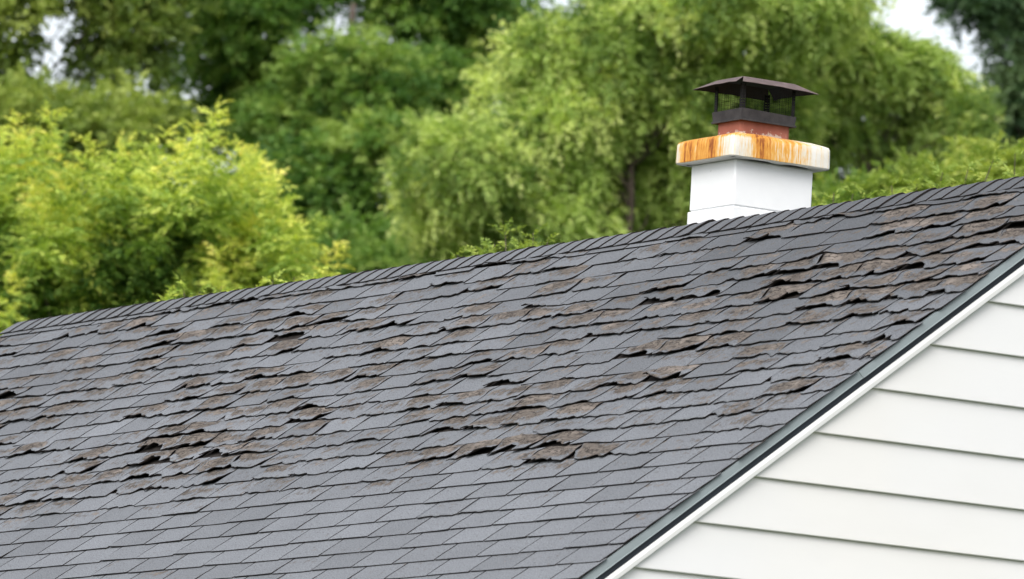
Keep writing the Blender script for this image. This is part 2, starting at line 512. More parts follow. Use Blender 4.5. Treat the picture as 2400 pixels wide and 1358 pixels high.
def tab_geometry(n, x0, x1, s_butt, sev, R):
    """one shingle tab as vertices, faces, material indices, uv, wear, tint"""
    dmg = sev > 0.22
    nu, nv = (18, 9) if sev > 0.45 else ((13, 6) if dmg else (4, 3))
    seed = R.random() * 100
    length = EXPO + 0.028
    u = np.linspace(0, 1, nu + 1)
    v = np.linspace(0, 1, nv + 1) if not dmg else np.linspace(0, 1, nv + 1) ** 0.85
    U, W = np.meshgrid(u, v)                        # rows: v
    # outline: butt edge not quite straight; broken away where badly damaged
    cut = 0.004 * (vnoise(u * 3, seed) - 0.5) + R.normal(0, 0.0012)
    if sev > 0.5:
        bite = np.clip(vnoise(u * R.uniform(1.5, 3.5), seed + 3) - R.uniform(.30, .62), 0, 1) * R.uniform(.3, 1.6) * sev
        bite *= 0.13
        bite += (vnoise(u * 15, seed + 9) - 0.5) * 0.034 * sev + (vnoise(u * 6, seed + 19) - 0.5) * 0.022
        cut = cut + np.clip(bite, -0.004, 0.075)
    elif sev > 0.28:
        cut = cut + (vnoise(u * 11, seed + 9) - 0.5) * 0.019
    S = (s_butt - length) + W * (length - cut[None, :])
    X = x0 + U * (x1 - x0)
    side = 0.0015 * (vnoise(v * 3, seed + 20) - 0.5)
    X = X + side[:, None] * (1 if not dmg else 2.5)
    # lie of the tab: rests on the course below, butt end a little proud
    H = 0.0008 + 0.0042 * W
    H += 0.0012 * (vnoise(u * 2, seed + 1)[None, :] - 0.5) * W * 2
    H += max(0, R.normal(0, 0.0014)) * W ** 2 + max(0, R.normal(0, .0022)) * W ** 2 * (U if R.random() < .5 else 1 - U) ** 2
    Wx = np.clip((W - 0.18) / 0.82, 0, 1)
    wear = np.full_like(W, max(0.0, (0.09 if n < 19 else 0.0) + R.normal(0, 0.05)))
    if dmg:
        k = (sev - 0.2) / 0.8
        c1, c2 = R.uniform(-.1, 1.1), R.uniform(.1, .9)
        wd = R.uniform(.16, .5)
        prof = np.exp(-((u - c1) / wd) ** 2) + 0.55 * np.exp(-((u - c2) / (wd * .7)) ** 2) + 0.35 * vnoise(u * 4, seed + 5)
        prof = prof / prof.max()
        lift = k * R.uniform(0.006, 0.024) * (1.6 if R.random() < .2 else 1)
        sh = np.clip((W - R.uniform(.30, .5)) / .6, 0, 1) ** 1.7
        H = H + lift * sh * prof[None, :]
        # dished middle and buckled upper part
        H += k * R.uniform(.002, .011) * np.exp(-((W - R.uniform(.28, .45)) / .16) ** 2) * (0.25 + vnoise(u * 3.2, seed + 6))[None, :]
        H += k * 0.012 * (vnoise(u * 8 + 3, seed + 7)[None, :] - .5) * np.clip((W - .3) * 2, 0, 1)
        S = S - lift * 0.45 * sh * prof[None, :]
        wear += k * R.uniform(.7, 1.25) * (np.exp(-((Wx - R.uniform(.12, .5)) / R.uniform(.22, .42)) ** 2)) * (0.35 + 0.8 * vnoise(u * 2.3, seed + 11))[None, :]
        wear += k * 0.5 * sh * prof[None, :] * (R.random() < .7)
        hp, hb = hump(n, x0 + u * (x1 - x0)), hump(n + 1, x0 + u * (x1 - x0))
        H = H + hp[None, :] * np.exp(-((W - .27) / .25) ** 2) + 1.05 * hb[None, :] * np.clip((W - .4) / .6, 0, 1) ** 1.4
        wear += 52 * hp[None, :] * np.exp(-((W - .36) / .24) ** 2)
        wear = np.minimum(wear, .50 + .32 * vnoise(x0 * 9 + u * 4.1, seed + 31)[None, :]) - .22 * (np.abs(U - R.uniform(.35, .65)) * 2) ** 3
    else:
        wear += max(0, R.normal(.10, .14) if n < 19 else R.normal(-.03, .12)) * np.exp(-((Wx - .25) / .28) ** 2) * (0.3 + vnoise(u * 2.3, seed + 11))[None, :]
        wear += sev * .6 * np.exp(-((Wx - .3) / .3) ** 2)
    th = 0.0037
    top = roof(X, S, H + th * np.clip(W * 1.6, .3, 1)).reshape(-1, 3)
    bot = roof(X, S, H - 0.0004).reshape(-1, 3)
    N = len(top)
    V = np.vstack([top, bot])
    Fc, mi = [], []
    w = nu + 1
    for j in range(nv):
        for i in range(nu):
            a = j * w + i
            Fc.append((a, a + w, a + w + 1, a + 1))
            mi.append(0)
            if j >= nv // 3:
                Fc.append((N + a, N + a + 1, N + a + w + 1, N + a + w))
                mi.append(2)
    for i in range(nu):
        a = nv * w + i
        Fc.append((a, N + a, N + a + 1, a + 1))
        mi.append(1)
    for j in range(nv):
        a, b = j * w, j * w + nu
        Fc.append((a, N + a, N + a + w, a + w))
        Fc.append((b, b + w, N + b + w, N + b))
        mi += [1, 1]
    uvv = np.stack([X.ravel(), S.ravel()], -1)
    uvv = np.vstack([uvv, uvv])
    wr = np.tile(wear.ravel(), 2)
    tint = np.full(2 * N, np.clip(R.normal(.5, .2) - (0.18 if R.random() < .06 else 0), 0, 1))
    return V, Fc, mi, uvv, wr, tint


def painted_dark(uv):
    """broad darkening painted into the shingle tone, strongest upper right, also ridge and left"""
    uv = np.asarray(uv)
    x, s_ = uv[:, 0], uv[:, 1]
    g = np.exp(-((x - 7.6) / 2.6) ** 2 - (s_ / 1.5) ** 2) + .30 * np.exp(-((x - .6) / 1.8) ** 2) + .25 * np.exp(-((x - 3.0) / 1.5) ** 2 - (s_ / .8) ** 2)  # left-end term paints a lens vignette into the tone
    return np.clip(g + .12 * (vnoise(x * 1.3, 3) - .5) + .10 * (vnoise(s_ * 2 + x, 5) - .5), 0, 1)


tabs = []
N_COURSES = int((S_END + 0.02 - S_FIRST) / EXPO) + 1
PH = [0.0] * 60
for n in range(1, N_COURSES + 1):
    s = S_FIRST + (n - 1) * EXPO
    # each course steps sideways by a bit over a third of a tab
    ph = ((0.145 + 0.360 * (n - 18)) % 1.0) * TAB
    x = XL - TAB + ph
    while x < XL - TAB:
        x += TAB
    R = np.random.default_rng(1000 + n)
    while x < XR:
        gap = 0.0105 + R.normal(0, .001)
        a, b = max(x + gap / 2, XL + R.normal(0, .003)), min(x + TAB - gap / 2, XR + R.normal(0, .004))
        if b - a > 0.03:
            tabs.append((n, a, b, s + R.normal(0, .0018), np.random.default_rng(int(n * 1000 + len(tabs)))))
        x += TAB

built = []
for n, a, b, s, R in tabs:
    sev = severity((a + b) / 2, s)
    sev = max(sev, max(severity(a + .06, s), severity(b - .06, s)) * .9)
    if n < 18 and R.random() < (.72 if 3 < n else .5):
        sev = max(sev, R.uniform(.24, .70))
    q = project(roof([a, b, b, a], [s, s, s - EXPO, s - EXPO], 0.0))
    inside = ((q[:, 0] > 0) & (q[:, 0] < 2400) & (q[:, 1] > 0) & (q[:, 1] < 1358)).mean()
    area = 0.5 * abs(np.sum(q[:, 0] * np.roll(q[:, 1], -1) - np.roll(q[:, 0], -1) * q[:, 1]))
    built.append((area * inside * (1.6 if sev > .45 else 1.0), sev, tab_geometry(n, a, b, s, sev, R)))
built.sort(key=lambda e: -e[0])
for i, (sc, sev, (V, Fc, mi, uvv, wr, tint)) in enumerate(built[:300]):
    o = link('shingle', mesh('shingle', V, Fc, [M_SHINGLE, M_EDGE, M_UNDER], mi, uvv, {'wear': wr, 'tint': tint, 'painted_dark': painted_dark(uvv)}, smooth=sev > .28), front_roof)
    if sev > .85:
        tag(o, 'curled and torn brown shingle')
Vs, Fs, ms, us, ws, ts, off = [], [], [], [], [], [], 0
for sc, sev, (V, Fc, mi, uvv, wr, tint) in built[300:]:
    Vs.append(V)
    Fs += [tuple(i + off for i in f) for f in Fc]
    ms += mi
    us.append(uvv)
    ws.append(wr)
    ts.append(tint)
    off += len(V)
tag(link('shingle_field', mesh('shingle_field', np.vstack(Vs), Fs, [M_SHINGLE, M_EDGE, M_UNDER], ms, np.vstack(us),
                               {'wear': np.concatenate(ws), 'tint': np.concatenate(ts), 'painted_dark': painted_dark(np.vstack(us))}), front_roof), kind='stuff')

# ------------------------------------------------------------------ ridge caps, one folded piece each
CAP = 0.1151
k = 0
xcap = XL - 0.02
edges = [0.0 + CAP * i for i in range(0, 79) if CAP * i < XR + 0.02]
edges[-1] = XR + 0.012
left = XL - 0.015
for k, xe in enumerate(edges):
    R = np.random.default_rng(5000 + k)
    xe = xe + (R.normal(0, .006) if 0 < k < len(edges) - 1 else 0)
    ns = 14
    ss = np.linspace(-0.145, 0.145, ns + 1) + R.normal(0, .0010)
    xs = np.array([left - 0.012, (left + xe) / 2, xe])
    rr = 0.031
    crest = (np.sqrt(ss ** 2 + rr ** 2) - rr)
    lift = np.array([0.000, 0.0028, 0.0062]) + max(0, R.normal(0, .0012)) * np.array([0, .3, 1])
    if R.random() < .03:
        lift = lift + np.array([0, .001, .003])
    th = 0.0060
    top, bot, UVc = [], [], []
    skew = R.normal(0, .025)
    for j, (xx, lf) in enumerate(zip(xs, lift)):
        for i in range(ns + 1):
            sv = ss[i]
            y = -sv * CP * 1.0
            z = Z0 - crest[i] * SP + 0.0005
            nrm = np.array([0, -np.sign(sv) * SP * min(1, abs(sv) / .02), CP])
            nrm /= np.linalg.norm(nrm)
            xv = xx + 0.004 * math.sin(sv * 40) + skew * 0.05 * sv
            P = np.array([xv, y, z]) + nrm * lf
            top.append(P + nrm * 0.0)
            bot.append(P - nrm * th)
            UVc.append((xv, sv + 20))
    w = ns + 1
    N = len(top)
    Fc, mi = [], []
    for j in range(2):
        for i in range(ns):
            a = j * w + i
            Fc.append((a, a + w, a + w + 1, a + 1)[::1])
            mi.append(0)
            Fc.append((N + a, N + a + 1, N + a + w + 1, N + a + w))
            mi.append(2)
    for i in range(ns):
        a = 2 * w + i
        Fc.append((a, N + a, N + a + 1, a + 1))
        mi.append(1)
        a = i
        Fc.append((a, a + 1, N + a + 1, N + a))
        mi.append(1)
    for j in range(2):
        a, b = j * w, j * w + ns
        Fc += [(a, N + a, N + a + w, a + w), (b, b + w, N + b + w, N + b)]
        mi += [1, 1]
    wr = np.full(2 * N, max(0, R.normal(.02, .05)))
    tn = np.full(2 * N, np.clip(R.normal(.42, .12), 0, 1))
    link('ridge_cap', mesh('ridge_cap', np.array(top + bot), Fc, [M_SHINGLE, M_EDGE, M_UNDER], mi, UVc + UVc, {'wear': wr, 'tint': tn, 'painted_dark': painted_dark(np.array([(a_, 0.0) for a_, b_ in UVc + UVc]))}), front_roof)
    left = xe

# ------------------------------------------------------------------ rake trim on the right gable


def rake_strip(x_in, prof, s0, s1, name, m, parent=house):
    """prof: list of (x, h) outline of the strip's section; extruded down the slope"""
    V = [roof(x, s, h) for s in (s0, s1) for x, h in prof]
    n = len(prof)
    Fc = [tuple(range(n)), tuple(range(2 * n - 1, n - 1, -1))]
    Fc += [(i, i + n, (i + 1) % n + n, (i + 1) % n) for i in range(n)]
    return link(name, mesh(name, V, Fc, [m]), parent)


XG = 8.820                                         # face of the gable wall's sheathing
S_JOINT = roof_inv(2062, 852)[1] + 0.03
for a, b, dx in ((0.0, S_JOINT + 0.012, 0.0040), (S_JOINT, S_END, 0.0)):
    rake_strip(XR, [(XR - 0.012 + dx, -0.0040), (XR - 0.004 + dx, -0.0310), (XR + 0.001 + dx, -0.0345), (XR - 0.004 + dx, -0.0365),
                    (XR - 0.038, -0.0365), (XR - 0.038, -0.0040)], a, b, 'drip_edge', M_DRIP)
rake_strip(XR, [(XR - 0.008, -0.0370), (XR - 0.008, -0.0595), (XG + 0.001, -0.0595), (XG + 0.001, -0.0370)], 0.0, S_END, 'fascia', M_DARK)
rake_strip(XR, [(XR - 0.006, -0.0600), (XR - 0.004, -0.0745), (XR - 0.007, -0.0905), (XR - 0.010, -0.0925), (XG + 0.002, -0.0925), (XG + 0.002, -0.0600)],
           0.0, S_END, 'rake_trim', M_WHITE)

# ------------------------------------------------------------------ gable wall and siding
D_HALF = 3.75                                      # half depth of the house at the walls


def rake_y(z, h):
    """y (front, negative) where the line h below the roof plane reaches height z"""
    # point: y=-s*CP-h*SP, z=Z0-s*SP+h*CP
    s = (Z0 + h * CP - z) / SP
    return -s * CP - h * SP


zt = Z0 - 0.07
ze = Z0 - (D_HALF / CP) * SP - 0.03
gw = link('gable_wall', mesh('gable_wall', [(x, y, z) for x in (XG - 0.12, XG) for y, z in ((-D_HALF, 0), (D_HALF, 0), (D_HALF, ze), (0, zt - .04), (-D_HALF, ze))],
          [(4, 3, 2, 1, 0), (5, 6, 7, 8, 9), (0, 1, 6, 5), (1, 2, 7, 6), (2, 3, 8, 7), (3, 4, 9, 8), (4, 0, 5, 9)], [M_WHITE]), house)
LAP = 0.2010
zb = Z0 - 0.6457 + 2 * LAP
i = 0
while zb > -0.05:
    z1 = min(zb + LAP + 0.012, Z0 - 0.125)
    zlow = max(zb, 0.02)

    def yl(z):
        return max(rake_y(z, -0.079), -D_HALF)
    if z1 > zlow + 0.01:
        xo, xi = XG + 0.0200, XG + 0.0035           # butt stands out, head tucks under the board above
        zs = [zlow, zlow + 0.004, z1]
        yle = yl(zlow), yl(zlow), yl(z1)
        V, Fc = [], []
        for y_sgn in (1, -1):
            for z, x, y in ((zlow, XG + .002, yle[0]), (zlow - .0005, xo - .002, yle[0]), (zlow + 0.003, xo, yle[1]), (z1, xi, yle[2]), (z1, XG + .0015, yle[2])):
                V.append((x, y * y_sgn, z))
        n5 = 5
        Fc = [(4, 3, 2, 1, 0), (5, 6, 7, 8, 9)] + [(j, (j + 1) % n5, (j + 1) % n5 + n5, j + n5) for j in range(n5)]
        link('siding_board', mesh('siding_board', V, Fc, [M_SIDING]), gw)
    zb -= LAP
    i += 1

for nm, x0, x1, y0, y1 in (('front_wall', XL + .25, XG - .125, -D_HALF, -D_HALF + .12), ('back_wall', XL + .25, XG - .125, D_HALF - .12, D_HALF)):
    link(nm, mesh(nm, *box_vf(x0, x1, y0, y1, 0, ze - 0.02), [M_SIDING]), house)
XW = XL + 0.12
link('far_gable_wall', mesh('far_gable_wall', [(x, y, z) for x in (XW, XW + .12) for y, z in ((-D_HALF, 0), (D_HALF, 0), (D_HALF, ze), (0, zt - .04), (-D_HALF, ze))],
     [(4, 3, 2, 1, 0), (5, 6, 7, 8, 9), (0, 1, 6, 5), (1, 2, 7, 6), (2, 3, 8, 7), (3, 4, 9, 8), (4, 0, 5, 9)], [M_SIDING]), house)

# ------------------------------------------------------------------ chimney
SX0, SX1, SY0, SY1 = 5.516, 5.852, 0.120, 0.533
zr = Z0 + 0.295                                     # underside of the slab
core = box_vf(SX0 + .006, SX1 - .006, SY0 + .006, SY1 - .006, Z0 - 1.2, zr + 0.01)
chimney = link('chimney', mesh('chimney', *core, [M_BLOCK]), house)


def rounded_block(x0, x1, y0, y1, z0, z1, r):
    V, Fc = [], []
    ring = []
    for cx, cy, a0 in ((x1 - r, y1 - r, 0), (x0 + r, y1 - r, 90), (x0 + r, y0 + r, 180), (x1 - r, y0 + r, 270)):
        for a in (0, 45, 90):
            t = math.radians(a0 + a)
            ring.append((cx, cy, math.cos(t), math.sin(t)))
    n = len(ring)
    for z, inset in ((z0, r * .7), (z0 + r * .7, 0), (z1 - r * .7, 0), (z1, r * .7)):
        for cx, cy, c, s_ in ring:
            V.append((cx + c * (r - inset), cy + s_ * (r - inset), z))
    for j in range(3):
        for q in range(n):
            Fc.append((j * n + q, j * n + (q + 1) % n, (j + 1) * n + (q + 1) % n, (j + 1) * n + q))
    Fc.append(tuple(range(n - 1, -1, -1)))
    Fc.append(tuple(range(3 * n, 4 * n)))
    return V, Fc


z1b = zr - 0.001
for q, dz in enumerate((0.206, 0.190, 0.190, 0.190)):
    e = (0.0, 0.006, 0.003, 0.004)[q]
    link('chimney_block', mesh('chimney_block', *rounded_block(SX0 - e, SX1 + e * .5, SY0 - e, SY1 + e * .6, z1b - dz + 0.004, z1b, 0.006), [M_BLOCK]), chimney)
    z1b -= dz

# slab: rounded corners, domed top, uv round the rim for the rust runs
OV = 0.056
cx0, cx1, cy0, cy1 = SX0 - OV, SX1 + OV, SY0 - OV, SY1 + OV


def crown():
    r = 0.022
    pts = []
    for cx, cy, a0 in ((cx0 + r, cy0 + r, 180), (cx1 - r, cy0 + r, 270), (cx1 - r, cy1 - r, 0), (cx0 + r, cy1 - r, 90)):
        for a in np.linspace(0, 90, 6):
            t = math.radians(a0 + a)
            pts.append((cx + r * math.cos(t), cy + r * math.sin(t), math.cos(t), math.sin(t)))
    # subdivide straight runs
    full = []
    for i in range(len(pts)):
        a, b = pts[i], pts[(i + 1) % len(pts)]
        d = math.hypot(b[0] - a[0], b[1] - a[1])
        m = max(1, int(d / 0.03))
        for j in range(m):
            f = j / m
            full.append(tuple(a[k] * (1 - f) + b[k] * f for k in range(4)))
    n = len(full)
    per = [0.0]
    for i in range(n):
        a, b = full[i], full[(i + 1) % n]
        per.append(per[-1] + math.hypot(b[0] - a[0], b[1] - a[1]))
    zt_ = zr + 0.100
    levels = [(zr, 0.05), (zr, 0.006), (zr + .006, 0.0), (zr + .03, 0.0), (zr + .06, 0.001), (zt_ - .014, 0.002), (zt_ - .003, 0.007),
              (zt_ + .004, 0.018), (zt_ + .016, 0.05), (zt_ + .022, 0.085), (zt_ + .024, 0.13)]
    V, UV, RU, Fc = [], [], [], []
    front, right = cx1 - cx0, cy1 - cy0
    for li, (z, ins) in enumerate(levels):
        for i, (x, y, nx, ny) in enumerate(full):
            wob = 0.0025 * (vnoise(per[i] * 14, 4) - .5) + (0.003 * (vnoise(per[i] * 9, 8) - .5) if li > 5 else 0)
            if li > 6:                                  # the top dishes up evenly towards the flue
                mx, my = (cx0 + cx1) / 2, (cy0 + cy1) / 2
                k_ = 1 - ins / 0.20
                V.append((mx + (x - mx) * k_, my + (y - my) * k_, z + wob))
            else:
                V.append((x - nx * ins + nx * wob, y - ny * ins + ny * wob, z + (wob if li > 4 else wob * .6)))
            UV.append((per[i], z - zr + (li * .004 if li > 6 else 0)))
            # how much rust runs down here
            tx, ty = (x - cx0) / front, (y - cy0) / right
            on_front = y - cy0 < 0.03 and x < cx1 - 0.01
            on_right = x > cx1 - 0.03
            if on_front:
                ru = np.interp(tx, [0, .05, .10, .19, .30, .52, .66, .75, .85, 1], [.55, .20, .38, .90, .68, .66, .90, .52, .24, .06])
            elif on_right:
                ru = np.interp(ty, [0, .10, .19, .27, .34, .45, .56, .66, .76, .86, .90, .915, .93, .95, 1], [.06, .16, .30, .88, .70, .52, .50, .40, .24, .08, .05, .55, .5, .05, .05])
            else:
                ru = .3
            if li >= 6:
                ru = max(ru * .7, np.interp(ty if on_right else 0.3, [0, .12, .2, .7, .85, 1], [.5, .5, .72, .6, .2, .05]))
            if li <= 1:
                ru = -.6
            RU.append(float(ru))
    for li in range(len(levels) - 1):
        for i in range(n):
            j = (i + 1) % n
            Fc.append((li * n + i, li * n + j, (li + 1) * n + j, (li + 1) * n + i))
    Fc.append(tuple(range((len(levels) - 1) * n, len(levels) * n)))
    Fc.append(tuple(range(n - 1, -1, -1)))
    return V, Fc, UV, RU


V, Fc, UV, RU = crown()
link('chimney_crown', mesh('chimney_crown', V, Fc, [M_CROWN], None, UV, {'rust': RU}, smooth=True), chimney).data.set_sharp_from_angle(angle=math.radians(42))

# flue tile
FX, FY = (SX0 + SX1) / 2 + 0.008, (SY0 + SY1) / 2 - 0.010
fw, fd = 0.093, 0.131
zf = zr + 0.1
fo, fi = rounded_block(FX - fw, FX + fw, FY - fd, FY + fd, zf - .02, zf + 0.100, 0.016), None
link('flue_tile', mesh('flue_tile', *fo, [M_FLUE]), chimney)


def frame(x0, x1, y0, y1, z0, z1, t):
    """four butted plates round a rectangle"""
    return join_vf([box_vf(x0, x1, y0, y0 + t, z0, z1), box_vf(x0, x1, y1 - t, y1, z0, z1),
                    box_vf(x0, x0 + t, y0 + t, y1 - t, z0, z1), box_vf(x1 - t, x1, y0 + t, y1 - t, z0, z1)])


bw, bd = 0.108, 0.142
zbase = zf + 0.090
V, Fc = frame(FX - bw, FX + bw, FY - bd, FY + bd, zbase, zbase + 0.042, 0.014)
V = [(x + (.004 if z > zbase + .02 else -.0) * np.sign(x - FX), y + (.004 if z > zbase + .02 else 0) * np.sign(y - FY), z + 0.004 * math.sin(x * 31 + y * 17)) for x, y, z in V]
V2, F2 = frame(FX - bw - .005, FX + bw + .005, FY - bd - .005, FY + bd + .005, zbase - 0.008, zbase + .001, 0.01)
link('cap_base', mesh('cap_base', *join_vf([(V, Fc), (V2, F2)]), [M_BASE]), chimney)

z_lid = zbase + 0.042 + 0.102
pw = 0.010
for sx in (-1, 1):
    for sy in (-1, 1):
        px, py = FX + sx * (bw - .002), FY + sy * (bd - .002)
        # an angle strip with a row of punched holes
        parts_ = []
        za = zbase + 0.030
        while za < z_lid + .012:
            zb_ = min(za + .0085, z_lid + .012)
            parts_.append(box_vf(min(px, px - sx * .019), max(px, px - sx * .019), min(py, py - sy * .0018), max(py, py - sy * .0018), za, zb_))
            parts_.append(box_vf(min(px, px - sx * .0018), max(px, px - sx * .0018), min(py - sy * .002, py - sy * .017), max(py - sy * .002, py - sy * .017), za, zb_))
            if zb_ < z_lid + .012:
                parts_.append(box_vf(min(px, px - sx * .0045), max(px, px - sx * .0045), min(py, py - sy * .0018), max(py, py - sy * .0018), zb_, zb_ + .0028))
                parts_.append(box_vf(min(px - sx * .0135, px - sx * .019), max(px - sx * .0135, px - sx * .019), min(py, py - sy * .0018), max(py, py - sy * .0018), zb_, zb_ + .0028))
                parts_.append(box_vf(min(px, px - sx * .0018), max(px, px - sx * .0018), min(py - sy * .0125, py - sy * .017), max(py - sy * .0125, py - sy * .017), zb_, zb_ + .0028))
            za = zb_ + .0028
        link('cap_post', mesh('cap_post', *join_vf(parts_), [M_CAPDARK]), chimney)

# fine wire screen between the posts
parts_ = []
wr_ = 0.00032
for sy in (-1, 1):
    y = FY + sy * (bd - .006)
    for x in np.arange(FX - bw + .02, FX + bw - .018, .0165):
        parts_.append(box_vf(x - wr_, x + wr_, y - wr_, y + wr_, zbase + .03, z_lid + .004))
    for z in np.arange(zbase + .05, z_lid, .0165):
        parts_.append(box_vf(FX - bw + .01, FX + bw - .01, y - wr_ * 3, y - wr_, z - wr_, z + wr_))
for sx in (-1, 1):
    x = FX + sx * (bw - .006)
    for y in np.arange(FY - bd + .02, FY + bd - .018, .0165):
        parts_.append(box_vf(x - wr_, x + wr_, y - wr_, y + wr_, zbase + .03, z_lid + .004))
    for z in np.arange(zbase + .05, z_lid, .0165):
        parts_.append(box_vf(x - wr_ * 3, x - wr_, FY - bd + .01, FY + bd - .01, z - wr_, z + wr_))
tag(link('cap_screen', mesh('cap_screen', *join_vf(parts_), [M_CAPDARK]), chimney), kind='stuff')


def lid():
    """bent sheet lid: flat top, four sloping skirts, the seam at the near corner sprung open"""
    lx, ly = 0.176, 0.212
    ins, rise = 0.075, 0.040
    zl = z_lid
    near = (1, -1)
    V, Fc = [], []

    def quad(a, b, c, d):
        n = len(V)
        nrm = np.cross(np.array(b) - np.array(a), np.array(d) - np.array(a))
        nrm = nrm / np.linalg.norm(nrm) * 0.0016
        for p in (a, b, c, d):
            V.append(tuple(np.array(p)))
        for p in (a, b, c, d):
            V.append(tuple(np.array(p) - nrm))
        Fc.extend([(n, n + 1, n + 2, n + 3), (n + 7, n + 6, n + 5, n + 4), (n, n + 4, n + 5, n + 1), (n + 1, n + 5, n + 6, n + 2),
                   (n + 2, n + 6, n + 7, n + 3), (n + 3, n + 7, n + 4, n)])
    tx, ty = lx - ins, ly - ins
    T = {c: (FX + c[0] * tx, FY + c[1] * ty, zl + rise) for c in ((-1, -1), (1, -1), (1, 1), (-1, 1))}
    Bc = {c: np.array((FX + c[0] * lx, FY + c[1] * ly, zl)) for c in T}
    Bc[(-1, -1)][2] -= .003
    Bc[(1, 1)][2] -= .002
    Bc[(-1, 1)][2] += .004
    quad(T[(-1, -1)], T[(1, -1)], T[(1, 1)], T[(-1, 1)])
    gapx, gapy = np.array((-.022, 0, .004)), np.array((0, .022, .004))
    near_f = Bc[(1, -1)] + gapx
    near_r = Bc[(1, -1)] + gapy
    for a, b, ba, bb in (((-1, -1), (1, -1), Bc[(-1, -1)], near_f), ((1, -1), (1, 1), near_r, Bc[(1, 1)]),
                         ((1, 1), (-1, 1), Bc[(1, 1)], Bc[(-1, 1)] + np.array((.02, 0, 0))), ((-1, 1), (-1, -1), Bc[(-1, 1)] - np.array((0, .015, .006)), Bc[(-1, -1)])):
        A, B = np.array(T[a]), np.array(T[b])
        m = 6
        for k in range(m):
            f0, f1 = k / m, (k + 1) / m

            def low(f):
                p = ba * (1 - f) + bb * f
                return p + np.array((0, 0, 0.004 * math.sin(f * math.pi) + 0.0012 * math.sin(f * 17)))

            def tp(f):
                return A * (1 - f) + B * f
            quad(low(f0), low(f1), tp(f1), tp(f0))
    return V, Fc


V, Fc = lid()
link('cap_lid', mesh('cap_lid', V, Fc, [M_LID, M_CAPDARK], [1 if i % 6 == 1 else 0 for i in range(len(Fc))]), chimney)

# ------------------------------------------------------------------ trees
M_BARK = mat_bark()


def spray_template(n_pairs, leaf_l, leaf_w, droop, seed, spread=0.85, tipped=True, loose=.28):
    """a twig or compound leaf one unit long along +x: paired diamond leaflets, four vertices each"""
    R = np.random.default_rng(seed)
    V = []
    for i in range(n_pairs):
        x = 0.12 + 0.86 * (i + R.uniform(-.2, .2)) / max(1, n_pairs - 1)
        base = np.array([x, 0, -droop * x * x]) + R.normal(0, loose * .18, 3)
        sc = (0.65 + 0.5 * math.sin(math.pi * min(1, max(0, x)) ** .8)) * R.uniform(.7, 1.25)
        for sgn in (-1, 1):
            yaw = sgn * (spread + R.normal(0, .2 + loose * .6))
            d = np.array([math.cos(yaw), math.sin(yaw), -droop * 1.1 * x + R.normal(0, loose)])
            d /= np.linalg.norm(d)
            wv = np.cross(d, np.array([R.normal(0, .4 + loose), R.normal(0, .4 + loose), 1.0]))
            wv /= np.linalg.norm(wv)
            L, Wd = leaf_l * sc, leaf_w * sc
            mid = base + d * L * .45
            V += [base, mid + wv * Wd * .5, base + d * L + np.array([0, 0, -.12 * L]), mid - wv * Wd * .5]
    if tipped:
        b = np.array([.96, 0, -droop])
        d = np.array([.8, 0, -droop])
        V += [b, b + d * leaf_l * .5 + [0, leaf_w * .5, 0], b + d * leaf_l, b + d * leaf_l * .5 - [0, leaf_w * .5, 0]]
    return np.array(V)


def frames(Xd, Up, R):
    Xd = Xd / np.linalg.norm(Xd, axis=1, keepdims=True)
    Y = np.cross(Up, Xd)
    Y /= np.linalg.norm(Y, axis=1, keepdims=True) + 1e-9
    Z = np.cross(Xd, Y)
    a = R.normal(0, .45, len(Xd))[:, None]
    Y2 = Y * np.cos(a) + Z * np.sin(a)
    Z2 = -Y * np.sin(a) + Z * np.cos(a)
    return np.stack([Xd, Y2, Z2], 1)                # rows are axes


def unit(R, n):
    v = R.normal(size=(n, 3))
    return v / np.linalg.norm(v, axis=1, keepdims=True)


def foliage(name, P, Xd, sizes, tint, templates, m, parent, R):
    """P: spray bases; all sprays of one tree as one leaf mesh"""
    Fm = frames(Xd, np.tile([0, 0, 1.0], (len(P), 1)) + R.normal(0, .25, (len(P), 3)), R)
    ti = R.integers(0, len(templates), len(P))
    allv, allt = [], []
    for k, T in enumerate(templates):
        sel = np.where(ti == k)[0]
        if not len(sel):
            continue
        v = np.einsum('mj,njk->nmk', T, Fm[sel]) * sizes[sel][:, None, None] + P[sel][:, None, :]
        allv.append(v.reshape(-1, 3))
        nl = len(T) // 4
        tl = np.clip(tint[sel][:, None] + R.normal(0, .10, (len(sel), nl)), 0, 1)
        allt.append(np.repeat(tl.ravel(), 4))
    V = np.vstack(allv).astype(np.float32)
    t_ = np.concatenate(allt).astype(np.float32)
    nq = len(V) // 4
    me = bpy.data.meshes.new(name)
    me.vertices.add(len(V))
    me.vertices.foreach_set('co', V.ravel())
    me.loops.add(nq * 4)
    me.loops.foreach_set('vertex_index', np.arange(nq * 4, dtype=np.int32))
    me.polygons.add(nq)
    me.polygons.foreach_set('loop_start', np.arange(nq, dtype=np.int32) * 4)
    me.polygons.foreach_set('loop_total', np.full(nq, 4, dtype=np.int32))
    a = me.attributes.new('tint', 'FLOAT', 'POINT')
    a.data.foreach_set('value', t_)
    me.materials.append(m)
    me.update(calc_edges=True)
    me.validate()
    return link(name, me, parent)


